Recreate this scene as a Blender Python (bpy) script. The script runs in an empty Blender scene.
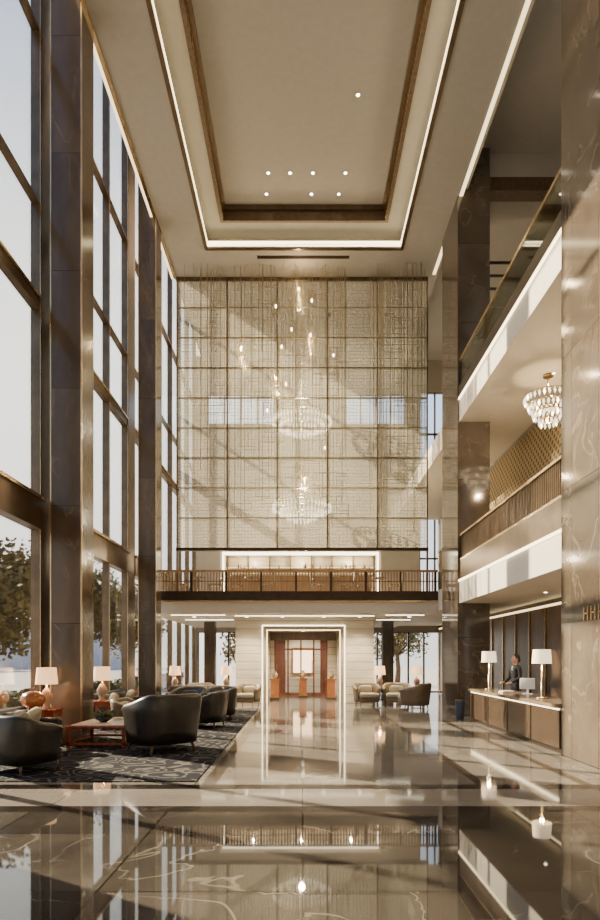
import bpy, bmesh, math, random
from mathutils import Vector, Matrix
random.seed(7)
D=bpy.data; SC=bpy.context.scene
# ------------------------------------------------------------------ materials
def newmat(name):
    m=D.materials.new(name); m.use_nodes=True
    nt=m.node_tree; b=nt.nodes['Principled BSDF']
    return m,nt,b
def N(nt,t,**k):
    n=nt.nodes.new(t)
    for a,v in k.items(): setattr(n,a,v)
    return n
def L(nt,a,b): nt.links.new(a,b)
def rgba(c): return (c[0],c[1],c[2],1)
def math_(nt,op,a,b=None):
    n=N(nt,'ShaderNodeMath',operation=op)
    for i,v in enumerate((a,b)):
        if v is None: continue
        if hasattr(v,'is_linked'): L(nt,v,n.inputs[i])
        else: n.inputs[i].default_value=v
    return n.outputs[0]
def mixc(nt,fac,a,b,mode='MIX'):
    n=N(nt,'ShaderNodeMix',data_type='RGBA',blend_type=mode)
    if hasattr(fac,'is_linked'): L(nt,fac,n.inputs[0])
    else: n.inputs[0].default_value=fac
    for i,v in ((6,a),(7,b)):
        if hasattr(v,'is_linked'): L(nt,v,n.inputs[i])
        else: n.inputs[i].default_value=rgba(v)
    return n.outputs[2]
def ramp(nt,fac,stops):
    r=N(nt,'ShaderNodeValToRGB'); e=r.color_ramp.elements
    e[0].position=stops[0][0]; e[0].color=rgba(stops[0][1])
    e[1].position=stops[-1][0]; e[1].color=rgba(stops[-1][1])
    for p,c in stops[1:-1]:
        x=e.new(p); x.color=rgba(c)
    L(nt,fac,r.inputs[0]); return r.outputs[0]
def simple(name,col,rough=.5,metal=0.,var=.12,scale=6.,stretch=(1,1,1),bump=0.,spec=.5):
    m,nt,b=newmat(name)
    tc=N(nt,'ShaderNodeTexCoord'); mp=N(nt,'ShaderNodeMapping'); mp.inputs['Scale'].default_value=stretch
    L(nt,tc.outputs['Object'],mp.inputs[0])
    no=N(nt,'ShaderNodeTexNoise'); no.inputs['Scale'].default_value=scale; no.inputs['Detail'].default_value=5
    L(nt,mp.outputs[0],no.inputs['Vector'])
    c=ramp(nt,no.outputs[0],[(.3,tuple(x*(1-var) for x in col)),(.7,tuple(min(1,x*(1+var)) for x in col))])
    L(nt,c,b.inputs['Base Color'])
    b.inputs['Roughness'].default_value=rough; b.inputs['Metallic'].default_value=metal
    b.inputs['Specular IOR Level'].default_value=spec
    if bump>0:
        bp=N(nt,'ShaderNodeBump'); bp.inputs['Strength'].default_value=bump
        L(nt,no.outputs[0],bp.inputs['Height']); L(nt,bp.outputs[0],b.inputs['Normal'])
    return m
def emis(name,col,st):
    m=D.materials.new(name); m.use_nodes=True; nt=m.node_tree; nt.nodes.clear()
    o=N(nt,'ShaderNodeOutputMaterial'); e=N(nt,'ShaderNodeEmission')
    e.inputs[0].default_value=rgba(col); e.inputs[1].default_value=st
    L(nt,e.outputs[0],o.inputs[0]); return m
def stone(name,c1,c2,vein,rough=.1,scale=.8,tile=None,joint=(.05,.04,.03),veinw=.02,stretch=(1,1,1),eps=.012,tv=.25,veinmix=.8,spec=.5,metal=0):
    m,nt,b=newmat(name)
    tc=N(nt,'ShaderNodeTexCoord'); co=tc.outputs['Object']
    sep=N(nt,'ShaderNodeSeparateXYZ'); L(nt,co,sep.inputs[0])
    vec=co; rnd=None; jf=None
    if tile:
        cb=N(nt,'ShaderNodeCombineXYZ')
        for ax,w in tile.items():
            q=math_(nt,'DIVIDE',sep.outputs[ax],w)
            fr=math_(nt,'FRACT',q); fl=math_(nt,'FLOOR',q)
            L(nt,fl,cb.inputs[ax])
            lt=math_(nt,'LESS_THAN',fr,eps/w)
            jf=lt if jf is None else math_(nt,'MAXIMUM',jf,lt)
        wn=N(nt,'ShaderNodeTexWhiteNoise',noise_dimensions='3D'); L(nt,cb.outputs[0],wn.inputs['Vector'])
        rnd=wn.outputs['Value']
        sc=N(nt,'ShaderNodeVectorMath',operation='SCALE'); L(nt,wn.outputs['Color'],sc.inputs[0]); sc.inputs['Scale'].default_value=7
        ad=N(nt,'ShaderNodeVectorMath',operation='ADD'); L(nt,co,ad.inputs[0]); L(nt,sc.outputs[0],ad.inputs[1])
        vec=ad.outputs[0]
    mp=N(nt,'ShaderNodeMapping'); mp.inputs['Scale'].default_value=stretch; L(nt,vec,mp.inputs[0])
    n1=N(nt,'ShaderNodeTexNoise'); n1.inputs['Scale'].default_value=scale; n1.inputs['Detail'].default_value=8; n1.inputs['Distortion'].default_value=1.2
    n2=N(nt,'ShaderNodeTexNoise'); n2.inputs['Scale'].default_value=scale*1.3; n2.inputs['Detail'].default_value=4; n2.inputs['Distortion'].default_value=.8
    L(nt,mp.outputs[0],n1.inputs['Vector']); L(nt,mp.outputs[0],n2.inputs['Vector'])
    base=ramp(nt,n1.outputs[0],[(.3,c1),(.7,c2)])
    vf=ramp(nt,n2.outputs[0],[(.5-veinw,(0,0,0)),(.5,(1,1,1)),(.5+veinw,(0,0,0))])
    n3=N(nt,'ShaderNodeTexNoise'); n3.inputs['Scale'].default_value=scale*.9; L(nt,mp.outputs[0],n3.inputs['Vector'])
    fd=ramp(nt,n3.outputs[0],[(.42,(0,0,0)),(.62,(1,1,1))])
    vfm=math_(nt,'MULTIPLY',math_(nt,'MULTIPLY',vf,fd),veinmix)
    c=mixc(nt,vfm,base,vein)
    if rnd is not None:
        g=math_(nt,'MULTIPLY',rnd,tv); g=math_(nt,'ADD',g,1-tv/2)
        hsv=N(nt,'ShaderNodeHueSaturation'); L(nt,c,hsv.inputs['Color']); L(nt,g,hsv.inputs['Value'])
        c=mixc(nt,jf,hsv.outputs[0],joint)
    L(nt,c,b.inputs['Base Color']); b.inputs['Roughness'].default_value=rough; b.inputs['Specular IOR Level'].default_value=spec; b.inputs['Metallic'].default_value=metal
    return m
def wood(name,c1,c2,rough=.3,axis='X',scale=3):
    m,nt,b=newmat(name)
    tc=N(nt,'ShaderNodeTexCoord'); mp=N(nt,'ShaderNodeMapping'); mp.inputs['Scale'].default_value=(6,6,.6)
    L(nt,tc.outputs['Object'],mp.inputs[0])
    n=N(nt,'ShaderNodeTexNoise'); n.inputs['Scale'].default_value=scale; n.inputs['Detail'].default_value=8; n.inputs['Distortion'].default_value=1
    L(nt,mp.outputs[0],n.inputs['Vector'])
    L(nt,ramp(nt,n.outputs[0],[(.3,c1),(.7,c2)]),b.inputs['Base Color']); b.inputs['Roughness'].default_value=rough
    return m
def glass(name,tint=(.95,.97,1),ior=1.35,refl=1.,rough=.01):
    m=D.materials.new(name); m.use_nodes=True; nt=m.node_tree; nt.nodes.clear()
    o=N(nt,'ShaderNodeOutputMaterial'); t=N(nt,'ShaderNodeBsdfTransparent'); g=N(nt,'ShaderNodeBsdfGlossy')
    t.inputs[0].default_value=rgba(tint); g.inputs['Roughness'].default_value=rough
    f=N(nt,'ShaderNodeFresnel'); f.inputs[0].default_value=ior
    s=math_(nt,'MULTIPLY',f.outputs[0],refl)
    mx=N(nt,'ShaderNodeMixShader'); L(nt,s,mx.inputs[0]); L(nt,t.outputs[0],mx.inputs[1]); L(nt,g.outputs[0],mx.inputs[2]); L(nt,mx.outputs[0],o.inputs[0])
    return m
def veil(name,col,fac):
    m=D.materials.new(name); m.use_nodes=True; nt=m.node_tree; nt.nodes.clear()
    o=N(nt,'ShaderNodeOutputMaterial'); t=N(nt,'ShaderNodeBsdfTransparent')
    d=N(nt,'ShaderNodeBsdfDiffuse'); tr=N(nt,'ShaderNodeBsdfTranslucent'); gl=N(nt,'ShaderNodeBsdfGlossy'); gl.inputs['Roughness'].default_value=.12
    tc=N(nt,'ShaderNodeTexCoord'); n=N(nt,'ShaderNodeTexNoise'); n.inputs['Scale'].default_value=.5
    mp=N(nt,'ShaderNodeMapping'); mp.inputs['Scale'].default_value=(1,1,.5); L(nt,tc.outputs['Object'],mp.inputs[0]); L(nt,mp.outputs[0],n.inputs['Vector'])
    c=ramp(nt,n.outputs[0],[(.3,tuple(x*.7 for x in col)),(.7,col)])
    for q in (d,tr,gl): L(nt,c,q.inputs[0])
    a=N(nt,'ShaderNodeMixShader'); a.inputs[0].default_value=.7; L(nt,d.outputs[0],a.inputs[1]); L(nt,tr.outputs[0],a.inputs[2])
    a2=N(nt,'ShaderNodeMixShader'); a2.inputs[0].default_value=.25; L(nt,a.outputs[0],a2.inputs[1]); L(nt,gl.outputs[0],a2.inputs[2])
    b=N(nt,'ShaderNodeMixShader'); b.inputs[0].default_value=fac; L(nt,t.outputs[0],b.inputs[1]); L(nt,a2.outputs[0],b.inputs[2])
    L(nt,b.outputs[0],o.inputs[0]); return m
def shade(name,col,st):
    m,nt,b=newmat(name)
    b.inputs['Base Color'].default_value=rgba(col); b.inputs['Emission Color'].default_value=rgba(col); b.inputs['Emission Strength'].default_value=st
    b.inputs['Roughness'].default_value=.8
    return m

M_ceil=simple('ceiling_plaster',(.37,.345,.30),.7,var=.03)
M_white=simple('white_plaster',(.60,.55,.46),.6,var=.03)
M_beige=simple('beige_wall',(.34,.30,.235),.6,var=.06,scale=1.5)
M_bronze=simple('bronze_metal',(.15,.105,.066),.28,.8,var=.2,scale=3)
M_bronzed=simple('dark_bronze',(.045,.032,.022),.35,.6,var=.2)
M_gold=simple('brushed_gold',(.62,.47,.27),.26,1.,var=.15,scale=4)
M_brass=simple('aged_brass_rod',(.42,.34,.21),.3,.9,var=.15,scale=4)
M_wire=simple('champagne_metal_wire',(.40,.36,.27),.35,.8,var=.2,scale=4)
M_trim=simple('walnut_trim',(.115,.075,.043),.4,.3,var=.25,scale=10)
M_col=stone('taupe_marble_cladding',(.060,.043,.029),(.105,.077,.052),(.22,.17,.11),rough=.16,scale=.9,tile={2:2.4},tv=.2,stretch=(1.5,1.5,.5),joint=(.03,.02,.015),spec=.4,veinmix=.4)
M_colr=stone('polished_marble_cladding',(.070,.054,.038),(.12,.094,.068),(.30,.24,.17),rough=.10,scale=.8,tile={1:.95,2:2.3},tv=.35,joint=(.015,.011,.008),spec=.7,veinmix=.45)
M_floor=stone('polished_stone_floor',(.145,.130,.108),(.215,.192,.162),(.36,.33,.28),rough=.06,scale=.7,tile={0:1.45,1:1.45},tv=.25,veinw=.014,joint=(.05,.042,.033),eps=.016,veinmix=.6,spec=.55)
M_floorl=stone('light_border_stone',(.17,.152,.128),(.225,.20,.17),(.36,.33,.28),rough=.06,scale=.7,tile={0:2.9},tv=.1,joint=(.06,.05,.04),veinmix=.4)
M_floord=stone('dark_marble_floor',(.030,.026,.021),(.066,.057,.046),(.24,.21,.165),rough=.03,scale=.6,tile={0:1.5,1:1.5},tv=.5,veinw=.009,joint=(.010,.008,.006),eps=.018,veinmix=.7,spec=.6)
M_black=stone('black_marble',(.012,.010,.009),(.03,.025,.02),(.15,.12,.09),rough=.06,scale=1.2,veinmix=.4)
M_inlay=simple('brown_inlay',(.06,.045,.032),.08,var=.2)
M_trav=stone('ivory_travertine',(.55,.49,.38),(.68,.61,.49),(.36,.29,.2),rough=.3,scale=1.1,stretch=(.5,.5,5),tile={2:.31},tv=.08,joint=(.25,.19,.12),eps=.02,veinw=.05,veinmix=.5)
M_dwood=wood('dark_wood_panel',(.026,.017,.011),(.065,.043,.027),.25)
M_mwood=wood('warm_walnut',(.10,.062,.035),(.185,.115,.066),.3)
M_rail=wood('warm_oak_baluster',(.20,.12,.06),(.33,.205,.11),.35)
M_red=wood('red_lacquer_wood',(.20,.045,.02),(.34,.085,.032),.2)
M_door=wood('mahogany_door_wood',(.12,.035,.018),(.20,.065,.03),.25)
M_glass=glass('window_glass',(.96,.98,1),1.3,.45)
M_rglass=glass('railing_glass',(.85,.9,.88),1.4,.8)
M_veil=veil('metal_mesh_fabric',(.70,.66,.54),.30)
M_led=emis('warm_led',(1,.80,.46),7.5)
M_leds=emis('soft_warm_led',(1,.76,.42),3.0)
M_ledw=emis('white_led',(1,.87,.62),7)
M_ledg=emis('amber_led',(1,.66,.34),5)
M_cryst=emis('lit_crystal',(1,.84,.58),3.5)
M_bulb=emis('bulb_glow',(1,.74,.42),16)
M_down=emis('downlight_lens',(1,.88,.7),20)
M_shade=shade('linen_lampshade',(1,.82,.56),1.5)
M_shadeo=shade('amber_lampshade',(1,.60,.29),1.6)
M_leath=simple('dark_leather',(.017,.014,.011),.35,var=.25,scale=12,bump=.05)
M_green=simple('olive_velvet',(.03,.03,.02),.7,var=.25,scale=10,bump=.05)
M_tan=simple('tan_leather',(.15,.11,.065),.5,var=.15,scale=10)
M_cream=simple('cream_fabric',(.42,.37,.28),.85,var=.1,scale=30,bump=.1)
M_cush=simple('grey_cushion',(.12,.10,.08),.85,var=.15,scale=30,bump=.1)
M_ceram=simple('ceramic_glaze',(.36,.28,.19),.25,var=.1)
M_orange=simple('copper_lacquer',(.38,.14,.045),.25,.3,var=.15)
M_leaf=simple('tree_leaves',(.15,.12,.035),.7,var=.5,scale=1.5)
M_bark=simple('tree_bark',(.10,.07,.045),.9,var=.3,scale=10,bump=.3)
M_hedge=simple('hedge_leaves',(.08,.09,.03),.8,var=.5,scale=5)
M_ground=simple('plaza_paving',(.45,.41,.35),.8,var=.1,scale=.8)
M_bldg=simple('hazy_facade',(.62,.62,.62),.8,var=.08,scale=.3)
M_suit=simple('black_suit',(.015,.015,.018),.8,var=.2,scale=20)
M_skin=simple('skin',(.50,.29,.19),.5,var=.05)
M_hair=simple('dark_hair',(.02,.013,.01),.5,var=.3,scale=40)
M_shirt=simple('white_cloth',(.75,.75,.75),.7,var=.03)
M_paper=simple('book_cover',(.55,.45,.33),.6,var=.2)
M_blue=simple('slate_blue',(.04,.055,.09),.4,var=.1)
M_screenm=simple('pale_plastic',(.7,.7,.68),.4,var=.02)
M_dtop=stone('brown_counter_stone',(.15,.11,.07),(.22,.165,.11),(.35,.27,.18),rough=.12,scale=1.2,veinmix=.5)
# rug
M_rug,nt,b=newmat('patterned_rug')
tc=N(nt,'ShaderNodeTexCoord'); no=N(nt,'ShaderNodeTexNoise'); no.inputs['Scale'].default_value=1.3
L(nt,tc.outputs['Object'],no.inputs['Vector'])
sc=N(nt,'ShaderNodeVectorMath',operation='SCALE'); L(nt,no.outputs['Color'],sc.inputs[0]); sc.inputs['Scale'].default_value=1.1
ad=N(nt,'ShaderNodeVectorMath',operation='ADD'); L(nt,tc.outputs['Object'],ad.inputs[0]); L(nt,sc.outputs[0],ad.inputs[1])
vo=N(nt,'ShaderNodeTexVoronoi',feature='F1'); vo.inputs['Scale'].default_value=1.7; L(nt,ad.outputs[0],vo.inputs['Vector'])
s=math_(nt,'SINE',math_(nt,'MULTIPLY',vo.outputs['Distance'],26.))
cc=ramp(nt,s,[(.55,(.010,.011,.014)),(.85,(.10,.09,.078))])
L(nt,cc,b.inputs['Base Color']); b.inputs['Roughness'].default_value=.95; b.inputs['Specular IOR Level'].default_value=.1
# gold lattice
M_latt,nt,b=newmat('gold_lattice_panel')
tc=N(nt,'ShaderNodeTexCoord'); sep=N(nt,'ShaderNodeSeparateXYZ'); L(nt,tc.outputs['Object'],sep.inputs[0])
u=math_(nt,'ADD',sep.outputs[1],sep.outputs[2]); v=math_(nt,'SUBTRACT',sep.outputs[1],sep.outputs[2])
a1=math_(nt,'LESS_THAN',math_(nt,'FRACT',math_(nt,'MULTIPLY',u,4.)),.4); a2=math_(nt,'LESS_THAN',math_(nt,'FRACT',math_(nt,'MULTIPLY',v,4.)),.4)
cc=mixc(nt,math_(nt,'MAXIMUM',a1,a2),(.09,.06,.03),(.50,.37,.18)); L(nt,cc,b.inputs['Base Color']); b.inputs['Metallic'].default_value=.5; b.inputs['Roughness'].default_value=.35

# ------------------------------------------------------------------ mesh builder
class MB:
    def __init__(s): s.bm=bmesh.new(); s.mats=[]
    def mi(s,m):
        if m not in s.mats: s.mats.append(m)
        return s.mats.index(m)
    def box(s,x0,x1,y0,y1,z0,z1,m,M=None):
        i=s.mi(m); P=[(x0,y0,z0),(x1,y0,z0),(x1,y1,z0),(x0,y1,z0),(x0,y0,z1),(x1,y0,z1),(x1,y1,z1),(x0,y1,z1)]
        vs=[s.bm.verts.new(M@Vector(p) if M else p) for p in P]
        for f in ((0,3,2,1),(4,5,6,7),(0,1,5,4),(1,2,6,5),(2,3,7,6),(3,0,4,7)):
            s.bm.faces.new([vs[k] for k in f]).material_index=i
        return s
    def rbox(s,x0,x1,y0,y1,z0,z1,m,r=.04,seg=3,M=None):
        t=bmesh.new(); bmesh.ops.create_cube(t,size=1)
        for v in t.verts: v.co=Vector(((x0+x1)/2+v.co.x*(x1-x0),(y0+y1)/2+v.co.y*(y1-y0),(z0+z1)/2+v.co.z*(z1-z0)))
        bmesh.ops.bevel(t,geom=t.edges[:],offset=r,segments=seg,profile=.5,affect='EDGES')
        s._merge(t,m,True,M); return s
    def _merge(s,t,m,smooth,M=None):
        i=s.mi(m); mp={}
        for v in t.verts: mp[v]=s.bm.verts.new(M@v.co if M else v.co)
        for f in t.faces:
            try: nf=s.bm.faces.new([mp[v] for v in f.verts])
            except ValueError: continue
            nf.material_index=i; nf.smooth=smooth
        t.free()
    def rings(s,rings,m,closed=True,caps=True,smooth=True):
        i=s.mi(m); R=[[s.bm.verts.new(p) for p in r] for r in rings]; n=len(R[0])
        for a,b in zip(R,R[1:]):
            for k in range(n if closed else n-1):
                f=s.bm.faces.new((a[k],a[(k+1)%n],b[(k+1)%n],b[k])); f.material_index=i; f.smooth=smooth
        if caps:
            for r in (R[0][::-1],R[-1]):
                f=s.bm.faces.new(r); f.material_index=i
        return s
    def lathe(s,cx,cy,prof,m,n=20,caps=True,zo=0):
        return s.rings([[(cx+max(r,.0005)*math.cos(2*math.pi*k/n),cy+max(r,.0005)*math.sin(2*math.pi*k/n),z+zo) for k in range(n)] for r,z in prof],m,caps=caps)
    def tube(s,pts,rad,m,n=8):
        pts=[Vector(p) for p in pts]; rr=[]
        if not hasattr(rad,'__len__'): rad=[rad]*len(pts)
        for j,p in enumerate(pts):
            d=(pts[min(j+1,len(pts)-1)]-pts[max(j-1,0)]).normalized()
            u=d.cross(Vector((0,0,1)) if abs(d.z)<.9 else Vector((1,0,0))).normalized(); w=d.cross(u)
            rr.append([p+(u*math.cos(2*math.pi*k/n)+w*math.sin(2*math.pi*k/n))*rad[j] for k in range(n)])
        return s.rings(rr,m)
    def ell(s,c,r,m,n=16,p=1.,M=None):
        t=bmesh.new(); bmesh.ops.create_uvsphere(t,u_segments=n,v_segments=max(6,n//2+2),radius=1)
        for v in t.verts:
            q=[math.copysign(abs(a)**p,a) for a in v.co]
            v.co=Vector((q[0]*r[0],q[1]*r[1],q[2]*r[2]))
            if M: v.co=M@v.co
            v.co+=Vector(c)
        s._merge(t,m,True); return s
    def fin(s,name,loc=(0,0,0),rz=0,parent=None,mods=None,scale=1):
        me=D.meshes.new(name); bmesh.ops.recalc_face_normals(s.bm,faces=s.bm.faces[:]); s.bm.to_mesh(me); s.bm.free()
        for m in s.mats: me.materials.append(m)
        o=D.objects.new(name,me); SC.collection.objects.link(o); o.location=loc; o.rotation_euler[2]=rz; o.scale=(scale,)*3
        if parent: o.parent=parent
        return o
def dup(o,name,loc,rz=0,scale=1):
    q=D.objects.new(name,o.data); SC.collection.objects.link(q); q.location=loc; q.rotation_euler[2]=rz; q.scale=(scale,)*3
    return q
def bx(name,*a): return MB().box(*a).fin(name)
def light(kind,name,loc,energy,col=(1,.85,.66),parent=None,**k):
    l=D.lights.new(name,kind); l.energy=energy; l.color=col
    for a,v in k.items(): setattr(l,a,v)
    o=D.objects.new(name,l); SC.collection.objects.link(o); o.location=loc
    if parent: o.parent=parent
    return o

# ------------------------------------------------------------------ shell
ZC=15.2; XW=-5.4
m=MB()
m.box(-5.6,9.2,-5,6.85,-.2,0,M_floord)
m.box(-5.6,9.2,6.85,7.12,-.2,0,M_black)
m.box(-5.6,9.2,7.12,8.05,-.2,0,M_floorl)
m.box(-5.6,9.2,8.05,8.33,-.2,0,M_black)
xs=[-5.6,-1.35,-1.15,2.35,2.5,3.75,3.9,9.2]
mm=[M_floor,M_inlay,M_floor,M_inlay,M_floor,M_inlay,M_floor]
for i in range(7): m.box(xs[i],xs[i+1],8.33,31.2,-.2,0,mm[i])
m.fin('floor')
m=MB(); m.box(-4.43,-1.45,8.5,20.5,0,.012,M_rug)
for a,b_ in ((8.5,12.6),(13.45,18.85)): m.box(-5.2,-4.43,a,b_,0,.012,M_rug)
m.fin('rug')

# ceiling (tiered)
m=MB()
X0,X1,Y0,Y1=-3.1,3.25,1.5,20.4
def frame(m,X0,X1,Y0,Y1,x0,x1,y0,y1,z0,z1,mat):
    m.box(X0,x0,Y0,Y1,z0,z1,mat); m.box(x1,X1,Y0,Y1,z0,z1,mat); m.box(x0,x1,Y0,y0,z0,z1,mat); m.box(x0,x1,y1,Y1,z0,z1,mat)
frame(m,-4.45,4.6,-5,31,X0,X1,Y0,Y1,ZC,ZC+.14,M_ceil)
frame(m,X0-.5,X1+.5,Y0-.5,Y1+.5,X0-.4,X1+.4,Y0-.4,Y1+.4,ZC+.14,ZC+.6,M_ceil)
frame(m,X0-.4,X1+.4,Y0-.4,Y1+.4,-2.62,2.77,2.1,19.95,ZC+.55,ZC+.75,M_ceil)
frame(m,-2.62,2.77,2.1,19.95,-2.52,2.67,2.2,19.85,ZC+.50,ZC+.95,M_trim)
frame(m,-2.52,2.67,2.2,19.85,-2.42,2.57,2.3,19.75,ZC+.80,ZC+.95,M_bronze)
m.box(-2.6,2.75,2.1,19.95,ZC+.95,ZC+1.1,M_ceil)
m.box(-5.6,-4.45,-5,31,18.8,19,M_ceil)
m.fin('ceiling')
m=MB(); y=2.3
while y<19.8:
    for x in (-2.52,2.67): m.box(x-.02,x+.02,y,y+.05,ZC+.55,ZC+.80,M_gold)
    y+=.16
m.fin('coffer_trim_beading')
m=MB()
frame(m,X0-.02,X1+.02,Y0-.02,Y1+.02,X0+.0,X1-.0,Y0+.0,Y1-.0,ZC+.04,ZC+.22,M_led)
m.fin('cove_light')
m=MB(); frame(m,X0-.1,X1+.1,Y0-.1,Y1+.1,X0,X1,Y0,Y1,ZC-.03,ZC,M_bronze); m.fin('trim_1')
bx('trim_2',-4.55,-4.45,-5,22,ZC-.05,ZC+.12,M_gold)
bx('cove_light',-4.62,-4.55,-4.9,22,ZC-.06,ZC+.04,M_leds)
bx('wall_clerestory_upstand',-4.55,-4.45,-5,31,ZC+.12,18.8,M_trim)
bx('cove_light',4.6,4.70,10.9,21.8,ZC-.02,ZC+.04,M_leds)
m=MB(); m.box(-1.5,1.6,20.8,20.95,ZC-.012,ZC,M_bronzed)
for i in range(30): m.box(-1.5+i*.105,-1.49+i*.105,20.8,20.95,ZC-.018,ZC-.012,M_bronze)
m.fin('air_vent')

# left window wall
def window(name,y0,y1,n,x=XW,z1=18.8):
    m=MB()
    for i in range(n+1):
        y=y0+(y1-y0)*i/n; w=.07
        a=y0 if i==0 else (y1-w if i==n else y-w/2)
        m.box(x-.08,x+.1,a,a+w,0,z1,M_bronze); m.box(x+.1,x+.115,a+.01,a+w-.01,0,z1,M_gold)  # gold face strips put the sunlit sheen into the mullion colour
    for z,h in ((0,.12),(8.75,.26),(10.9,.05),(14.4,.06),(18.6,.2)):
        m.box(x-.07,x+.09,y0,y1,z,z+h,M_bronze)
    m.box(x-.1,x+.14,y0,y1,4.3,4.95,M_bronze)
    m.box(x+.14,x+.2,y0,y1,4.88,4.95,M_gold); m.box(x+.09,x+.13,y0,y1,8.95,9.01,M_gold)
    m.box(x-.01,x+.01,y0,y1,0.1,z1,M_glass)
    return m.fin(name)
window('window_1',-5,12.6,9); window('window_2',13.4,18.9,3); window('window_3',19.6,31,6)
for y0,y1 in ((12.6,13.4),(18.9,19.6)): bx('wall_left_pier',XW-.1,XW+.12,y0,y1,0,18.8,M_bronze)
for x0,x1,y0,y1 in ((-5.12,-4.5,12.65,13.4),(-4.98,-4.45,18.9,19.6),(-5.0,-4.5,5.6,6.4)):
    m=MB(); m.box(x0,x1,y0,y1,0,18.8,M_col)
    for q in (x0,x1): m.box(q-.012,q+.012,y0-.012,y0+.03,0.1,18.8,M_gold)
    m.fin('marble_column')

def wallxz(name,x0,x1,z0,z1,y0,y1,ops,mat):
    m=MB(); xs=sorted({x0,x1}|{v for o in ops for v in o[:2]}); zs=sorted({z0,z1}|{v for o in ops for v in o[2:]})
    for i in range(len(xs)-1):
        for j in range(len(zs)-1):
            cx=(xs[i]+xs[i+1])/2; cz=(zs[j]+zs[j+1])/2
            if any(o[0]<cx<o[1] and o[2]<cz<o[3] for o in ops): continue
            m.box(xs[i],xs[i+1],y0,y1,zs[j],zs[j+1],mat)
    return m.fin(name)
ops=[(-5.2,-2.9,0,3.0),(3.0,6.9,0,3.0),(-4.7,-1.4,13.4,14.9),(2.2,5.2,13.4,14.9),(5.9,8.2,4.6,15)]
wallxz('wall_back',-5.4,9.2,0,16.8,31,31.3,ops,M_beige)
for k,o in enumerate(ops):
    m=MB(); n=max(2,round((o[1]-o[0])/.8)); 
    for i in range(n+1):
        x=o[0]+(o[1]-o[0])*i/n; m.box(max(o[0],x-.04),min(o[1],x+.04),31.05,31.2,o[2],o[3],M_bronzed)
    h=o[3]-o[2]; nz=max(1,round(h/2.2))
    for j in range(nz+1):
        z=o[2]+h*j/nz; m.box(o[0],o[1],31.05,31.2,max(o[2],z-.04),min(o[3],z+.04),M_bronzed)
    m.box(o[0],o[1],31.12,31.13,o[2],o[3],M_glass); m.fin('window_%d'%(k+4))
wallxz('wall_front',-5.6,6.7,0,16.8,-5.3,-5.0,[(-3,3,0,3.2)],M_beige)  # unseen wall behind the camera, made mostly solid to cut flat sky fill
m=MB()
for i in range(5): m.box(-3+i*1.475,-2.9+i*1.475,-5.2,-5.05,0,3.2,M_bronze)
for z in (0,3.1): m.box(-3,3,-5.2,-5.05,z,z+.1,M_bronze)
m.box(-3,3,-5.13,-5.12,0,3.2,M_glass); m.fin('window_9')
m=MB()
for i in range(8): m.box(-5.3+i*1.55,-3.85+i*1.55,-5.0,-4.95,3.4,15.0,M_trim)
m.fin('wood_wall_panelling')
# right side
bx('wall_right_front',6.5,6.7,-5,8,0,16.8,M_beige)
bx('marble_pillar',4.55,6.7,8,10.87,0,16.8,M_colr)
m=MB(); m.box(4.55,5.49,18.1,20.1,0,16.8,M_colr); m.fin('marble_pillar')
bx('wall_right_ground',6.8,7.0,10.87,31,0,3.3,M_dwood)
m=MB()
for i in range(16):
    y=11.2+i*1.2
    m.box(6.74,6.8,y,y+1.05,.1,3.1,M_mwood); m.box(6.70,6.75,y+1.08,y+1.14,.1,3.1,M_gold)
m.box(6.72,6.8,11.2,30.4,3.1,3.16,M_leds)
m.fin('wood_wall_panelling')
m=MB(); m.box(6.8,7.0,10.87,31,4.0,8.6,M_beige); m.box(6.74,6.8,11,30,6.6,8.4,M_latt); m.box(6.72,6.8,11,30,6.5,6.6,M_gold); m.fin('wall_right_mezzanine')
bx('wall_right_upper',8.2,8.4,10.87,31,9.3,16.8,M_beige)
m=MB(); m.box(4.6,8.4,-5,31,16.6,16.8,M_ceil); m.fin('ceiling_gallery')
m=MB(); m.box(5.5,8.2,18.3,18.75,15.5,15.9,M_trim); m.box(5.5,8.2,18.3,19.9,15.9,16.6,M_ceil); m.fin('ceiling_beam')
m=MB(); m.box(4.6,4.85,8,31,ZC+.2,16.6,M_ceil); m.fin('ceiling_bulkhead')
m=MB()
for z in (12.6,13.0,13.4,13.8): m.box(5.49,8.2,19.0,19.06,z,z+.06,M_bronzed)
for x in (6.4,7.3): m.box(x,x+.05,19.0,19.06,9.3,13.9,M_bronzed)
m.fin('gallery_screen_rail')
def slab(name,x0,z0,z1,mat,rng):
    m=MB()
    for y0,y1,xa in rng: m.box(xa,8.2 if z0>8 else 6.8,y0,y1,z0,z1,mat)
    return m.fin(name)
slab('gallery_floor_lower',4.6,3.3,4.0,M_white,((10.87,18.1,4.6),(18.1,20.1,5.5),(20.1,31,4.62)))
slab('gallery_floor_upper',4.6,8.6,9.3,M_white,((10.87,18.1,4.6),(18.1,20.1,5.5),(20.1,31,4.62)))
def railing(name,x,y0,y1,z0,z1,ledz,up):
    m=MB()
    if up>0: m.box(x,x+.12,y0,y1,z0,z0+up,M_bronze)
    y=y0+.05
    while y<y1-.04:
        m.box(x+.03,x+.07,y,y+.035,z0+up,z1-.05,M_bronze); y+=.09
    m.box(x-.01,x+.11,y0,y1,z1-.06,z1,M_gold); m.box(x+.0,x+.1,y0,y1,z0+up,z0+up+.05,M_gold)
    return m.fin(name)
railing('balcony_railing',4.6,10.9,18.1,4.0,5.3,0,.55)
railing('balcony_railing',4.6,20.1,20.95,4.0,5.3,0,.55)
m=MB(); y=10.9
while y<18.0:
    m.box(4.66,4.71,y,y+.05,9.3,10.32,M_rail); y+=.11
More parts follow.
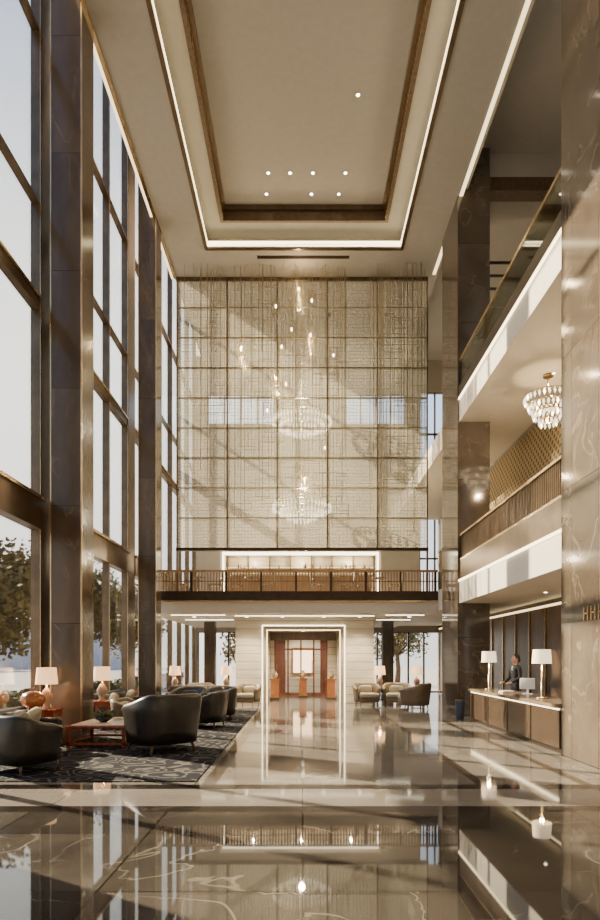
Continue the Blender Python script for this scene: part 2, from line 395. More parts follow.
m.box(4.60,4.62,10.9,18.1,9.3,10.3,M_rglass); m.box(4.59,4.73,10.9,18.1,10.32,10.4,M_gold); m.box(4.57,4.6,10.9,18.1,9.3,9.6,M_bronzed); m.fin('balcony_railing')
for z in (4.0,9.3):
    bx('edge_light_strip',4.565,4.6,10.9,18.08,z-.07,z-.02,M_led)
m=MB(); m.box(8.0,8.2,11,30,9.3,9.5,M_trim); m.fin('baseboard_right')

# ---------------- mezzanine
m=MB(); m.box(-5.3,4.6,21,31,3.22,3.94,M_white); m.fin('mezzanine_floor')
m=MB(); m.box(-4.95,4.6,20.94,21,3.62,3.96,M_bronzed); m.box(-4.95,4.6,20.92,21,3.60,3.64,M_gold); m.fin('mezzanine_fascia')
m=MB(); x=-4.9
while x<4.5:
    m.box(x,x+.045,20.98,21.02,3.96,4.62,M_rail); x+=.1
for i in range(9): m.box(-4.95+i*1.18,-4.88+i*1.18,20.96,21.04,3.96,4.66,M_bronzed)
m.box(-4.95,4.6,20.94,21.06,4.61,4.68,M_rail); m.box(-4.95,4.6,20.97,21.03,4.28,4.31,M_bronze)
m.fin('mezzanine_railing')
m=MB()
m.box(-3.3,3.2,25.0,26.2,5.95,6.15,M_white); m.box(-3.3,-3.15,25.0,26.2,3.94,5.95,M_white); m.box(3.05,3.2,25.0,26.2,3.94,5.95,M_white)
m.box(-3.15,3.05,26.0,26.2,3.94,5.95,M_trav)
m.box(-3.2,3.1,24.97,25.0,5.86,5.97,M_ledw); m.box(-3.2,-3.12,24.97,25.0,3.94,5.88,M_ledw); m.box(3.02,3.1,24.97,25,3.94,5.88,M_ledw)
m.box(-3.1,3.0,25.2,25.5,5.93,5.95,M_ledw)
for z in (5.0,5.42): m.box(-3.1,3.0,25.8,26.0,z,z+.025,M_gold); m.box(-3.1,3.0,25.97,26.0,z+.03,z+.06,M_ledg)
for i in range(8): m.box(-3.1+i*.87,-3.07+i*.87,25.8,26,4.0,5.95,M_bronze)
o=m.fin('bar_back_shelving')
for x in (-2,0,2): light('POINT','bar_fill_light',(x,25.35,5.75),60,(1,.80,.5),o,shadow_soft_size=.05)  # fill lights added to brighten the bar niche
m=MB()
for i in range(44):
    x=-3.0+random.random()*5.9; z=random.choice((5.025,5.445)); h=random.uniform(.12,.22)
    m.lathe(x,25.88,[(.03,z),(.03,z+h*.6),(.012,z+h*.75),(.012,z+h)],random.choice((M_orange,M_ceram,M_green)),6)
m.fin('bottle_collection')
m=MB(); m.box(-2.8,2.7,23.9,24.2,3.94,4.85,M_rail); m.box(-2.9,2.8,23.85,24.25,4.85,4.92,M_ceram); m.fin('bar_counter')
def dining_chair():
    m=MB()
    for x in(-.2,.2):
        m.tube([(x,-.2,0),(x,-.2,.45),(x*1.0,-.27,.95)],.02,M_mwood,6); m.tube([(x,.2,0),(x,.2,.45)],.02,M_mwood,6)
    m.rbox(-.24,.24,-.22,.24,.42,.5,M_tan,.03); m.rbox(-.22,.22,-.29,-.24,.6,.97,M_tan,.02)
    return m
dc=dining_chair().fin('dining_chair',(-4.5,23.0,3.94),-1.57)
pos=[(-3.2,23.0,1.57),(-2.4,23.1,-1.57),(-1.3,23.1,1.57),(.6,23.1,-1.57),(1.7,23.1,1.57),(2.3,23.1,-1.57),(3.5,23.1,1.57)]
for x,y,r in pos: dup(dc,'dining_chair',(x,y,3.94),r)
m=MB(); m.lathe(0,0,[(.25,0),(.25,.03),(.03,.06),(.03,.7),(.3,.72),(.3,.75)],M_mwood); dt=m.fin('dining_table',(-3.85,23.0,3.94))
for x in (-1.85,1.15,2.9): dup(dt,'dining_table',(x,23.1,3.94))

# ---------------- hanging mesh screen
sx0,sx1,sz0,sz1,sy=-4.42,4.45,5.6,ZC-.01,22.0
m=MB()
for i in range(6):
    x=sx0+(sx1-sx0)*i/5; m.box(x-.02,x+.02,sy-.05,sy+.05,sz0,sz1,M_bronze)
nr=9
for j in range(nr+1):
    z=sz0+(sz1-sz0)*j/nr; m.box(sx0,sx1,sy-.04,sy+.04,z-(.012 if j<nr else .12),z+.012 if j<nr else z,M_bronze if j%3==0 else M_wire)
z=sz0
while z<sz1:
    m.box(sx0,sx1,sy-.03,sy-.024,z,z+.008,M_wire); z+=.12
x=sx0
while x<sx1:
    m.box(x,x+.007,sy-.034,sy-.028,sz0,sz1,M_wire); x+=.12
m.box(sx0,sx1,sy+.0,sy+.004,sz0,sz1,M_veil)
m.box(sx0-.03,sx1+.03,sy-.1,sy+.1,sz0-.1,sz0-.0,M_bronzed)
for x in (sx0,sx1): m.box(x-.03,x+.03,sy-.05,sy+.05,3.94,sz0,M_bronze)
m.fin('metal_mesh_screen')
def installation(name,x0,x1,z0,z1,nv,nh,lamps,y0=21.15,y1=21.85):
    m=MB()
    for i in range(nv):
        x=random.uniform(x0,x1); y=random.uniform(y0,y1); b=random.uniform(z0,z0+(z1-z0)*.75)
        m.box(x,x+.010,y,y+.010,b,ZC,M_brass)
    for i in range(nh):
        xa=random.uniform(x0,x1-.3); y=random.uniform(y0,y1); z=random.uniform(z0,z1); w=random.uniform(.3,1.2)
        xb=min(x1,xa+w); m.box(xa,xb,y,y+.010,z,z+.010,M_brass)
        if random.random()<.45:
            h=random.uniform(.2,.9); m.box(xa,xa+.01,y,y+.01,z,z+h,M_brass); m.box(xb,xb+.01,y,y+.01,z,z+h,M_brass); m.box(xa,xb,y,y+.01,z+h,z+h+.01,M_brass)
    for x,z in lamps:
        y=(y0+y1)/2; m.box(x-.004,x+.004,y-.004,y+.004,z,ZC,M_brass)
        m.lathe(x,y,[(.028,z-.05),(.028,z+.04)],M_bulb,10); m.lathe(x,y,[(.035,z+.04),(.035,z+.08),(.01,z+.10)],M_brass,10)
        for a in (-.12,.12):
            for c in (-.12,.12): m.box(x+a-.005,x+a+.005,y+c-.005,y+c+.005,z-.2,z+.2,M_brass)
        frame(m,x-.126,x+.126,y-.126,y+.126,x-.116,x+.116,y-.116,y+.116,z+.2,z+.21,M_brass); frame(m,x-.126,x+.126,y-.126,y+.126,x-.116,x+.116,y-.116,y+.116,z-.21,z-.2,M_brass)
    return m.fin(name)
lm=[(-.1,14.5),(.35,14.1),(-.9,13.9),(-2.1,12.4),(-.7,12.5),(-.35,13.1),(-.9,11.4),(1.1,12.2),(-.55,11.2),(.3,12.9),(-1.2,10.3),(.8,9.0),(.1,7.9)]
inst=installation('hanging_light_sculpture',-2.4,1.6,6.0,15.0,75,120,lm)
for x,z in lm[::3]: light('POINT','bulb_light',(x,21.2,z),45,(1,.72,.4),inst,shadow_soft_size=.04)
installation('hanging_rod_sculpture',2.3,4.3,6.6,14.6,55,55,[])
installation('hanging_rod_sculpture',-4.2,-2.5,6.8,14.6,28,28,[])
def ring(name,z,R):
    m=MB()
    for k,(r,dz) in enumerate(((R,0),(R*.75,-.16),(R*.5,-.32),(R*.25,-.46))):
        m.tube([(r*math.cos(a*math.pi/16),24.5+r*math.sin(a*math.pi/16),z+dz+.16) for a in range(33)],.02,M_gold,5)
        n=int(46*r/R)
        for q in range(n):
            a=2*math.pi*q/n; m.lathe(r*math.cos(a),24.5+r*math.sin(a),[(.004,z+dz-.14),(.05,z+dz),(.004,z+dz+.14)],M_cryst,5)
    for a in range(6): m.tube([(R*math.cos(a*1.047),24.5+R*math.sin(a*1.047),z+.16),(0,24.5,z+1.2)],.008,M_gold,4)
    m.tube([(0,24.5,z+1.2),(0,24.5,ZC-.01)],.02,M_gold,6)
    o=m.fin(name); light('POINT','bulb_light',(0,23.6,z-.6),420,(1,.83,.56),o,shadow_soft_size=.12)
    return o
ring('crystal_chandelier',7.6,1.15); ring('crystal_chandelier',11.0,1.15)

# ---------------- entrance block
m=MB()
bx0,bx1=-2.5,2.72
m.box(bx0,-1.42,23.4,27.85,0,3.22,M_trav); m.box(1.55,bx1,23.4,27.85,0,3.22,M_trav); m.box(-1.42,1.55,23.4,27.85,2.86,3.22,M_trav)
m.fin('wall_entrance')
m=MB()
def portal(m,x0,x1,z,w,y0,y1,mat):
    m.box(x0,x0+w,y0,y1,0,z,mat); m.box(x1-w,x1,y0,y1,0,z,mat); m.box(x0+w,x1-w,y0,y1,z-w,z,mat)
portal(m,-1.50,1.63,2.94,.04,23.36,23.4,M_ledw); portal(m,-1.46,1.59,2.90,.14,23.3,23.4,M_ceram)
portal(m,-1.32,1.45,2.76,.02,23.32,23.39,M_led)
m.fin('entrance_portal_frame')
m=MB()
for x in (-1.2,-.62,-.04,.54,1.12): m.box(x-.035,x+.035,27.9,28.05,0,2.5,M_door)
m.box(-1.6,1.7,27.9,28.05,2.5,3.2,M_mwood); m.box(-1.16,1.08,27.9,28.05,0,.12,M_door); m.box(-1.16,1.08,27.9,28.05,2.05,2.12,M_door)
m.box(-1.6,-1.24,27.9,28.05,0,2.5,M_trav); m.box(1.16,1.7,27.9,28.05,0,2.5,M_trav)
m.box(-1.16,1.08,27.97,27.99,.12,2.5,M_glass)
for x in (-.72,.44): m.box(x,x+.03,27.83,27.86,.8,1.6,M_gold); m.box(x,x+.03,27.86,27.9,.85,.88,M_gold); m.box(x,x+.03,27.86,27.9,1.5,1.53,M_gold)
m.fin('door_1')
m=MB(); m.box(-1.6,1.7,30.4,30.5,0,3.0,M_trav); m.box(-.5,.6,30.34,30.4,.9,2.2,M_orange); m.box(-.42,.52,30.33,30.35,.98,2.12,M_ledg); m.box(-1.6,-.8,30.34,30.4,0,3.0,M_door); m.box(.9,1.7,30.34,30.4,0,3.0,M_door); m.fin('wall_vestibule')
def pedestal(name,loc):
    m=MB(); m.box(-.2,.2,-.2,.2,0,.08,M_dwood); m.box(-.16,.16,-.16,.16,.08,.8,M_orange); m.box(-.21,.21,-.21,.21,.8,.85,M_orange)
    m.lathe(0,0,[(.05,.85),(.11,.93),(.12,1.03),(.05,1.13),(.06,1.17)],M_ceram,14); return m.fin(name,loc)
pedestal('display_pedestal',(0.05,26.6,0)); pedestal('display_pedestal',(-1.1,25.4,0)); pedestal('display_pedestal',(1.2,25.4,0))
for x in (-4.1,3.4):
    m=MB(); m.box(x,x+.45,26,26.5,0,3.22,M_dwood); m.box(x-.03,x+.48,25.97,26.53,0,.15,M_bronze); m.fin('wood_column')
m=MB()
for x0,x1 in ((-4.6,-2.7),(2.95,4.3)):
    m.box(x0,x1,21.8,21.86,3.2,3.22,M_ledw); m.box(x0,x1,24.5,24.56,3.2,3.22,M_ledw)
m.box(-2.4,2.6,22.2,22.28,3.2,3.22,M_ledw)
m.fin('ceiling_light_strip')
def downlight(x,y,z,e,spot=True,size=1.2,r=.06,col=(1,.84,.60)):
    m=MB(); m.lathe(0,0,[(r*1.4,-.012),(r*1.4,0)],M_gold,14); m.lathe(0,0,[(r,-.016),(r,-.012)],M_down,14)
    o=m.fin('ceiling_downlight',(x,y,z))
    if e>0:
        l=light('SPOT','spot',(0,0,-.05),e,col,o,spot_size=size,spot_blend=.8,shadow_soft_size=.05)
for x in (-3.9,-2.0,-.7,.8,2.1,3.9): downlight(x,22.5,3.2,420,size=2.2)
for x in (-3.9,3.9): downlight(x,27.5,3.2,240,size=2.3)
for y in (24.4,26.4): downlight(0.05,y,2.86,480,size=2.5)
downlight(0.05,29.2,3.2,500,size=2.6)  # added lamp that brightens the vestibule behind the doors
for x,y in ((-1.0,18.46),(-.35,18.46),(.33,18.46),(1.3,18.46),(-1.1,19.3),(.3,19.3),(1.15,19.3),(1.44,15.9)):
    downlight(x,y,ZC+.95,1100,size=.9,r=.045)
for x,y in ((-.6,10),(1,10)): downlight(x,y,ZC+.95,800,size=.9,r=.045)
for y in (12,15): 
    downlight(5.9,y,3.3,80,size=2.0,r=.04); downlight(6.1,y,8.6,160,size=2.2,r=.03)
for x in (-3.3,-1.1,1.1,3.3):
    m=MB(); m.lathe(0,0,[(.05,-.12),(.07,-.02),(.07,.0)],M_bronzed,12); o=m.fin('added_screen_spot',(x,24.3,ZC))  # added ceiling spots that backlight the mesh screen and back wall
    l=light('SPOT','screen_back_light',(0,0,-.14),1500,(1,.86,.62),o,spot_size=1.5,spot_blend=.9,shadow_soft_size=.1); l.rotation_euler=(math.radians(-14),0,0)

# ---------------- reception desk
m=MB()
m.box(4.60,5.15,10.9,16.5,.0,.10,M_bronzed)
m.box(4.54,5.2,10.9,16.5,.10,.82,M_dwood)
for i in range(5): y=10.9+i*1.4; m.box(4.525,4.54,y-.01 if i else y,y+.015,.1,.82,M_bronze)
m.box(4.50,4.54,10.9,16.5,.785,.81,M_led)
m.box(4.44,5.3,10.88,16.55,.82,.89,M_dtop)
m.box(4.5,5.2,16.5,16.54,.1,.82,M_mwood)
m.fin('reception_desk')
def desk_lamp(name,loc,sh,sc=1,e=25,mat=M_shade,base=M_gold):
    m=MB(); m.lathe(0,0,[(.11,0),(.11,.02),(.03,.035),(.016,.06),(.016,.72)],base,16)
    m.lathe(0,0,[(.19,.70),(.17,.98)],mat,24,caps=False); m.lathe(0,0,[(.016,.72),(.016,.95),(.17,.955),(.17,.965)],mat,16,caps=False)
    m.ell((0,0,.82),(.035,.035,.05),M_bulb,10)
    o=m.fin(name,loc,scale=sc); light('POINT','bulb_light',(0,0,.66),e,(1,.78,.5),o,shadow_soft_size=.04); return o
desk_lamp('desk_lamp',(4.8,15.9,.89),1); desk_lamp('desk_lamp',(4.8,12.4,.89),1)
m=MB(); m.rbox(-.16,.16,-.01,.02,.12,.36,M_screenm,.008,2); m.box(-.02,.02,.02,.05,.02,.22,M_screenm); m.box(-.1,.1,-.04,.1,0,.02,M_screenm); m.fin('computer_monitor',(5.02,13.8,.89),-.5)
m=MB(); m.box(-.15,.15,-.1,.1,0,.03,M_paper); m.box(-.13,.13,-.09,.09,.03,.05,M_shirt); m.fin('guest_book',(4.75,14.4,.89),.2)
m=MB(); m.lathe(0,0,[(.10,0),(.11,.02),(.12,.5),(.125,.52)],M_blue,20); m.lathe(0,0,[(.126,.52),(.126,.55),(.09,.55)],M_bronze,20); m.fin('waste_bin',(4.36,17.1,0))
m=MB()
def bar(y0,y1,z0,z1): m.box(4.53,4.55,y0,y1,z0,z1,M_gold)
for yb in (9.95,9.7,9.45):
    bar(yb,yb+.03,2.3,2.52); bar(yb-.13,yb-.10,2.3,2.52); bar(yb-.12,yb+.02,2.4,2.425)
m.fin('wall_sign_lettering')

# ---------------- furniture
def armchair(ms,mseat,ml,flare=.05):
    m=MB(); rings=[]; T=128
    for k in range(33):
        t=-T+2*T*k/32; ph=math.radians(-90+t); f=1-abs(t)/T
        c,s_=math.cos(ph),math.sin(ph); e=.68
        ux=math.copysign(abs(c)**e,c); uy=math.copysign(abs(s_)**e,s_)
        q=min(1,f*1.4); top=.62+.18*(3*q*q-2*q**3)
        P=[]
        for off,z in ((-.02,.13),(.0,.3),(flare*.6,.55),(flare,top-.05),(flare-.02,top-.012),(flare-.05,top),(flare-.10,top-.012),(flare-.12,top-.05),(-.12,.4),(-.12,.15)):
            P.append(((.46+off)*ux,(.42+off)*uy,z))
        rings.append(P)
    m.rings(rings,ms)
    m.rbox(-.35,.35,-.32,.40,.12,.30,ms,.04); m.rbox(-.35,.35,-.31,.42,.30,.45,mseat,.06,4)
    m.ell((0,-.22,.56),(.26,.09,.16),mseat,16,.6)
    for x in(-.3,.3):
        for y in(-.28,.32): m.tube([(x*1.1,y*1.1,0),(x,y,.15)],[.014,.026],ml,8)
    return m
def sofa(L_,ms,mc,mp,ml,n=3):
    m=MB(); h=L_/2
    m.rbox(-h,h,-.42,.42,.13,.30,ms,.04); m.rbox(-h,h,-.45,-.22,.2,.80,ms,.07,4)
    for s_ in(-1,1):
        a,b=sorted((s_*h,s_*(h-.18))); m.rbox(a,b,-.44,.43,.14,.60,ms,.06,4)
    w=(L_-.38)/n
    for i in range(n):
        x0=-h+.19+i*w; m.rbox(x0+.005,x0+w-.005,-.24,.44,.30,.46,mc,.05,4); m.rbox(x0+.01,x0+w-.01,-.26,-.08,.42,.76,mc,.07,4)
    for x,r in ((-h+.42,.25),(h-.42,-.25)):
        m.ell((x,.03,.60),(.23,.08,.20),mp,16,.55,Matrix.Rotation(-.35,4,'X')@Matrix.Rotation(r,4,'Y'))
    for x in(-h+.1,h-.1):
        for y in(-.36,.36): m.tube([(x,y,0),(x,y,.15)],[.018,.028],ml,8)
    return m
def side_table(mat,w=.25,h=.55,top=None):
    m=MB(); m.rbox(-w,w,-w,w,h-.04,h,top or mat,.01,2); m.box(-w+.03,w-.03,-w+.03,w-.03,h-.14,h-.04,mat)
    for x in(-1,1):
        for y in(-1,1): m.box(min(x*(w-.02),x*(w-.06)),max(x*(w-.02),x*(w-.06)),min(y*(w-.02),y*(w-.06)),max(y*(w-.02),y*(w-.06)),0,h-.04,mat)
    m.box(-w+.04,w-.04,-w+.04,w-.04,.14,.17,mat); return m
def coffee_table(wx,wy,h,mat,top):
    m=MB(); m.rbox(-wx,wx,-wy,wy,h-.06,h,mat,.012,2); m.box(-wx+.06,wx-.06,-wy+.06,wy-.06,h,h+.008,top)
    for x in(-1,1):
        for y in(-1,1):
            a,b=sorted((x*wx,x*(wx-.06))); c,d=sorted((y*wy,y*(wy-.06))); m.box(a,b,c,d,0,h-.05,mat)
    for y in(-1,1):
        c,d=sorted((y*wy,y*(wy-.04))); m.box(-wx,wx,c,d,.06,.10,mat)
    for x in(-1,1):
        c,d=sorted((x*wx,x*(wx-.04))); m.box(c,d,-wy,wy,.06,.10,mat)
    return m
R=.012
ac=armchair(M_leath,M_green,M_mwood).fin('armchair',(-4.22,9.35,R),math.radians(-25),scale=1.08)
dup(ac,'armchair',(-2.55,11.3,R),math.radians(42),1.32)
dup(ac,'armchair',(-2.35,15.2,R),math.radians(80),1.12)
dup(ac,'armchair',(-2.3,17.1,R),math.radians(100),1.12)
dup(ac,'armchair',(-3.3,17.9,R),math.radians(170),1.05)
at=armchair(M_tan,M_cream,M_mwood).fin('armchair',(-1.95,22.4,0),math.radians(165),scale=.95)
dup(at,'armchair',(2.35,22.4,0),math.radians(190),1.0)
dup(at,'armchair',(3.75,20.6,0),math.radians(60),1.1)
dup(at,'armchair',(3.4,22.3,0),math.radians(170),1.0)
dup(at,'armchair',(-3.6,22.3,0),math.radians(-160),1.0)
dup(at,'armchair',(-3.9,14.3,R),math.radians(-100),.95)
sofa(1.35,M_leath,M_green,M_cream,M_mwood,2).fin('sofa',(-4.82,10.75,R),math.radians(-90))
sofa(2.3,M_leath,M_green,M_cream,M_mwood,3).fin('sofa',(-4.8,16.4,R),math.radians(-90))
sofa(2.0,M_tan,M_cream,M_cush,M_mwood,3).fin('sofa',(-3.3,19.85,R),math.radians(180))
coffee_table(.55,.68,.42,M_red,M_trav).fin('coffee_table',(-3.85,12.25,R))
coffee_table(.42,.55,.40,M_dwood,M_trav).fin('coffee_table',(-3.45,16.0,R))
m=MB(); m.lathe(0,0,[(.05,0),(.08,.01),(.17,.07),(.19,.12),(.17,.11),(.06,.03)],M_black,20)
for i in range(40):
    a=random.random()*6.28; r=random.uniform(.05,.2); c=Vector((r*.5*math.cos(a),r*.5*math.sin(a),.08)); t=c+Vector((math.cos(a)*r,math.sin(a)*r,random.uniform(.04,.16)))
    m.tube([c,(c+t)/2+Vector((0,0,.03)),t],[.006,.03,.003],M_hedge,5)
m.fin('plant_bowl',(-3.9,12.2,R+.428))
m=MB(); m.box(-.15,.15,-.1,.1,0,.03,M_paper); m.box(-.13,.12,-.09,.1,.03,.055,M_shirt); m.box(-.1,.12,-.08,.08,.055,.08,M_orange); m.fin('book_stack',(-3.5,15.8,R+.408),.3)
m=MB(); m.box(-.14,.14,-.1,.1,0,.03,M_shirt); m.box(-.12,.12,-.09,.08,.03,.05,M_paper); m.fin('book_stack',(-3.7,12.65,R+.428),.4)
def lampset(x,y,z0=0,h=.6,mat=M_red,sh=M_shadeo,w=.24):
    side_table(mat,w,h).fin('side_table',(x,y,z0))
    m=MB(); m.lathe(0,0,[(.08,0),(.09,.02),(.05,.05),(.11,.16),(.12,.26),(.05,.38),(.018,.42),(.018,.52)],M_ceram,18)
    m.lathe(0,0,[(.21,.48),(.18,.80)],sh,24,caps=False); m.ell((0,0,.62),(.035,.035,.05),M_bulb,10); m.lathe(0,0,[(.01,.52),(.01,.78),(.18,.785),(.18,.795)],sh,16,caps=False)
    o=m.fin('table_lamp',(x,y,z0+h)); light('POINT','bulb_light',(0,0,.5),26,(1,.66,.34),o,shadow_soft_size=.04)
lampset(-4.98,12.1,R,.70); lampset(-4.75,14.75,R,.68); lampset(-4.6,22.5); lampset(-2.75,22.6,mat=M_dwood); lampset(2.9,23.05,mat=M_dwood); lampset(4.25,22.9,mat=M_red,w=.22)
m=MB(); rg=[]; n=28
for j in range(13):
    a=-math.pi/2+math.pi*j/12; rr=.19*math.cos(a); z=.17+.15*math.sin(a)
    rg.append([((rr*(1+.07*abs(math.cos(3.5*2*math.pi*k/n)))+.002)*math.cos(2*math.pi*k/n),(rr*(1+.07*abs(math.cos(3.5*2*math.pi*k/n)))+.002)*math.sin(2*math.pi*k/n),z) for k in range(n)])
m.rings(rg,M_orange); m.lathe(0,0,[(.08,0),(.08,.03)],M_bronzed,14); m.tube([(0,0,.31),(.02,0,.37),(.05,0,.40)],.014,M_bark,6)
m.fin('pumpkin_sculpture',(-5.05,11.65,R+.72),scale=1.1)
side_table(M_red,.2,.72).fin('side_table',(-5.05,11.65,R))

# ---------------- receptionist
emp=D.objects.new('receptionist',None); SC.collection.objects.link(emp); emp.location=(5.62,16.3,0); emp.rotation_euler[2]=math.radians(105)
def skin(name,joints,bones,mat,root=0,sub=2):
    me=D.meshes.new(name); me.from_pydata([j[0] for j in joints],bones,[]); o=D.objects.new(name,me); SC.collection.objects.link(o); o.parent=emp
    me.materials.append(mat)
    mo=o.modifiers.new('skin','SKIN'); mo.use_smooth_shade=True
    for i,j in enumerate(joints):
        r=j[1]; me.skin_vertices[0].data[i].radius=(r,r) if not hasattr(r,'__len__') else r
        me.skin_vertices[0].data[i].use_root=(i==root)
    s_=o.modifiers.new('sub','SUBSURF'); s_.levels=sub; s_.render_levels=sub
    return o
J=[((0,0,.98),(.15,.11)),((0,0,1.15),(.13,.10)),((0,.01,1.32),(.17,.11)),((0,0,1.45),(.12,.08)),((0,0,1.52),(.055,.055)),
 ((-.18,0,1.43),.06),((-.23,.02,1.18),.048),((-.17,.22,1.06),.036),((.18,0,1.43),.06),((.23,.02,1.18),.048),((.17,.22,1.06),.036),
 ((-.09,0,.88),.09),((-.10,.01,.5),.062),((-.10,-.01,.12),.045),((.09,0,.88),.09),((.10,.01,.5),.062),((.10,-.01,.12),.045)]
B=[(0,1),(1,2),(2,3),(3,4),(3,5),(5,6),(6,7),(3,8),(8,9),(9,10),(0,11),(11,12),(12,13),(0,14),(14,15),(15,16)]
skin('suit_body',J,B,M_suit)
for s_ in(-1,1):
    w=Vector((s_*.17,.22,1.06)); JJ=[(tuple(w),.024),(tuple(w+Vector((-s_*.02,.07,-.01))),.03)]; BB=[(0,1)]
    for k in range(4):
        b0=w+Vector((-s_*.02+(k-1.5)*.02,.10,-.012)); b1=b0+Vector((0,.035+.005*(1.5-abs(k-1.5)),-.004)); b2=b1+Vector((0,.025,-.018))
        i=len(JJ); JJ+= [(tuple(b0),.010),(tuple(b1),.009),(tuple(b2),.007)]; BB+=[(1,i),(i,i+1),(i+1,i+2)]
    i=len(JJ); JJ+=[(tuple(w+Vector((-s_*.055,.05,-.01))),.011),(tuple(w+Vector((-s_*.07,.085,-.02))),.008)]; BB+=[(0,i),(i,i+1)]
    skin('hand_%s'%('l' if s_<0 else 'r'),JJ,BB,M_skin,0,1)
m=MB()
m.ell((0,.01,1.665),(.078,.098,.118),M_skin,24); m.ell((0,.03,1.61),(.055,.07,.06),M_skin,18)
m.tube([(0,0,1.48),(0,.0,1.62)],.052,M_skin,14)
m.tube([(0,.103,1.685),(0,.122,1.645),(0,.105,1.635)],[.008,.014,.008],M_skin,8)
for s_ in(-1,1):
    m.ell((s_*.03,.095,1.675),(.014,.01,.009),M_shirt,10); m.ell((s_*.03,.103,1.675),(.006,.004,.006),M_hair,8)
    m.ell((s_*.032,.098,1.697),(.018,.008,.004),M_hair,8); m.ell((s_*.08,.0,1.66),(.012,.022,.032),M_skin,10)
m.ell((0,.095,1.603),(.024,.01,.007),M_red,10)
m.ell((0,-.022,1.70),(.09,.10,.105),M_hair,24); m.ell((0,-.09,1.64),(.055,.05,.055),M_hair,16)
m.ell((0,.088,1.42),(.03,.03,.07),M_shirt,12)
for s_ in(-1,1): m.rbox(s_*.10-.045,s_*.10+.045,-.08,.18,0,.09,M_hair,.03,3)
m.fin('head',parent=emp)

# crystal chandelier (gallery)
m=MB()
for r,z,n in ((.55,8.0,30),(.45,7.8,26),(.34,7.6,20),(.2,7.42,12)):
    m.tube([(6+r*math.cos(a*math.pi/12),15.1+r*math.sin(a*math.pi/12),z+.08) for a in range(25)],.02,M_gold,5)
    for k in range(n):
        a=2*math.pi*k/n; x,y=6+r*math.cos(a),15.1+r*math.sin(a)
        m.lathe(x,y,[(.002,z-.08),(.035,z),(.002,z+.08)],M_cryst if k%4 else M_bulb,6)
m.tube([(6,15.1,7.5),(6,15.1,8.59)],.02,M_gold,6); m.lathe(6,15.1,[(.12,8.54),(.12,8.59)],M_gold,14)
o=m.fin('crystal_chandelier'); light('POINT','bulb_light',(6,15.1,7.2),120,(1,.72,.42),o,shadow_soft_size=.05)

# ---------------- exterior
bx('ground_plaza',-90,-5.6,-40,120,-.3,-.05,M_ground); bx('ground_forecourt',-5.6,40,31.3,120,-.3,-.05,M_ground); bx('ground_drive',-5.6,40,-60,-5.3,-.3,-.05,M_ground)
def tree(name,x,y,h,R,nl=5200,seed=1):
    rd=random.Random(seed); m=MB(); tk=h*.42
    m.tube([(0,0,0),(.08,.05,tk*.5),(0,0,tk),(0.1,0,h*.7)],[.2,.15,.12,.04],M_bark,8)
    cl=[]
    for i in range(18):
        a=rd.random()*6.28; r=rd.uniform(.2,.75)*R; c=Vector((r*math.cos(a),r*math.sin(a),h*rd.uniform(.42,.86))); cl.append((c,rd.uniform(.35,.55)*R))
        m.tube([(0,0,tk*.9),c*.5+Vector((0,0,tk*.45)),c],[.07,.05,.015],M_bark,5)
    i=m.mi(M_leaf)
    for k in range(nl):
        c,q=rd.choice(cl); d=Vector((rd.gauss(0,1),rd.gauss(0,1),rd.gauss(0,.75))).normalized()*q*rd.random()**.4; p=c+d
        u=Vector((rd.gauss(0,1),rd.gauss(0,1),rd.gauss(0,1))).normalized(); w=u.orthogonal().normalized(); s_=rd.uniform(.08,.15)
        m.bm.faces.new([m.bm.verts.new(p+u*s_),m.bm.verts.new(p+w*s_*.6),m.bm.verts.new(p-u*s_),m.bm.verts.new(p-w*s_*.6)]).material_index=i
    return m.fin(name,(x,y,-.05))
tree('tree',-12.3,23.5,6.2,2.9,9500,1); tree('tree',-11.2,31.5,6.6,2.4,7500,2); tree('tree',-10.5,38,6.5,2.4,5500,3); tree('tree',-19,30,7,3,5000,4); tree('tree',-3.5,38,5,2,2500,5); tree('tree',6,39,5,2,2500,6)
m=MB(); rd=random.Random(3)
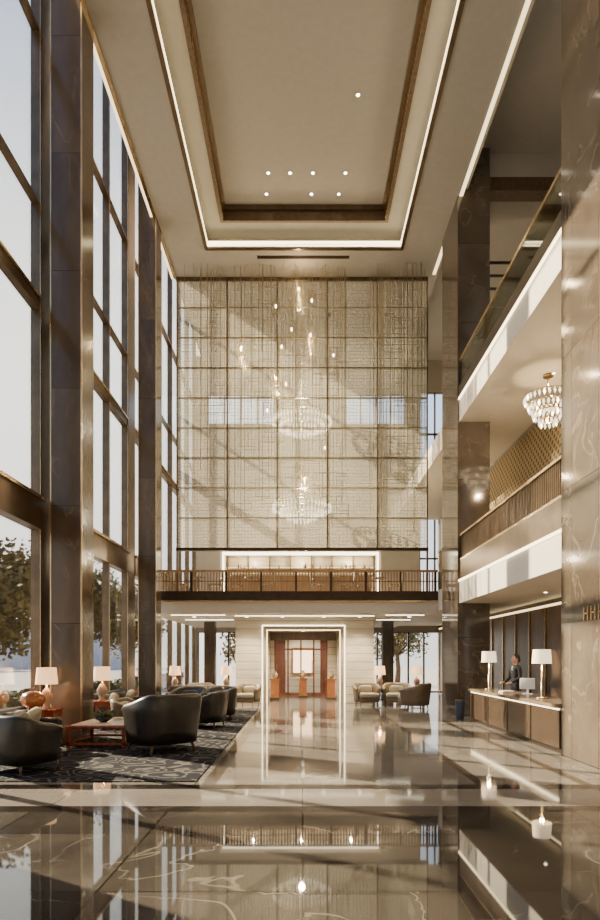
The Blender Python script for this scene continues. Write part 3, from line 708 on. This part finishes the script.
for k in range(4000):
    p=Vector((rd.uniform(-8.3,-7.6),rd.uniform(12,40),rd.random()*.75)); u=Vector((rd.gauss(0,1),rd.gauss(0,1),rd.gauss(0,1))).normalized(); w=u.orthogonal().normalized(); s_=.09
    m.bm.faces.new([m.bm.verts.new(p+u*s_),m.bm.verts.new(p+w*s_),m.bm.verts.new(p-u*s_),m.bm.verts.new(p-w*s_)]).material_index=m.mi(M_hedge)
m.box(-8.2,-7.7,12,40,-.05,.6,M_hedge); m.fin('hedge')
def bldg(x,y,w,d,h):
    m=MB(); m.box(-w/2,w/2,-d/2,d/2,0,h,M_bldg)
    z=1.5
    while z<h-1: m.box(-w/2-.05,w/2+.05,-d/2-.05,d/2+.05,z,z+1.1,M_bldg); z+=3
    m.box(-w/2+1,w/2-1,-d/2+1,d/2-1,h,h+1,M_bldg); m.fin('distant_building',(x,y,-.05))
bldg(-60,85,22,14,9); bldg(-38,100,16,12,6)

# ---------------- world, sun
w=D.worlds.new('sky'); SC.world=w; w.use_nodes=True; nt=w.node_tree; bg=nt.nodes['Background']
tc=N(nt,'ShaderNodeTexCoord'); sep=N(nt,'ShaderNodeSeparateXYZ'); L(nt,tc.outputs['Generated'],sep.inputs[0])
c=ramp(nt,sep.outputs[2],[(0,(1.0,.93,.82)),(.12,(.98,.95,.90)),(.30,(.62,.79,1.0)),(.55,(.30,.50,.90)),(.8,(.20,.38,.80))])
dt_=N(nt,'ShaderNodeVectorMath',operation='DOT_PRODUCT'); L(nt,tc.outputs['Generated'],dt_.inputs[0]); dt_.inputs[1].default_value=Vector((-.36,.85,.38)).normalized()
g=math_(nt,'POWER',math_(nt,'MAXIMUM',dt_.outputs['Value'],0.),14.)
c=mixc(nt,math_(nt,'MULTIPLY',g,.8),c,(2.6,2.4,2.0))
L(nt,c,bg.inputs[0]); bg.inputs[1].default_value=1.75
s=light('SUN','sun',(-30,20,30),24,(1,.80,.54),None,angle=.012)
s.rotation_euler=Vector((.8,-.50,-.52)).to_track_quat('-Z','Y').to_euler()

# ---------------- camera
cam=D.cameras.new('camera'); co=D.objects.new('camera',cam); SC.collection.objects.link(co); SC.camera=co
co.location=(0,0,1.7); co.rotation_euler=(math.radians(90),0,0)
cam.sensor_fit='HORIZONTAL'; cam.sensor_width=36; cam.lens=620/600*36; cam.shift_y=.33; cam.shift_x=-.003; cam.clip_end=400
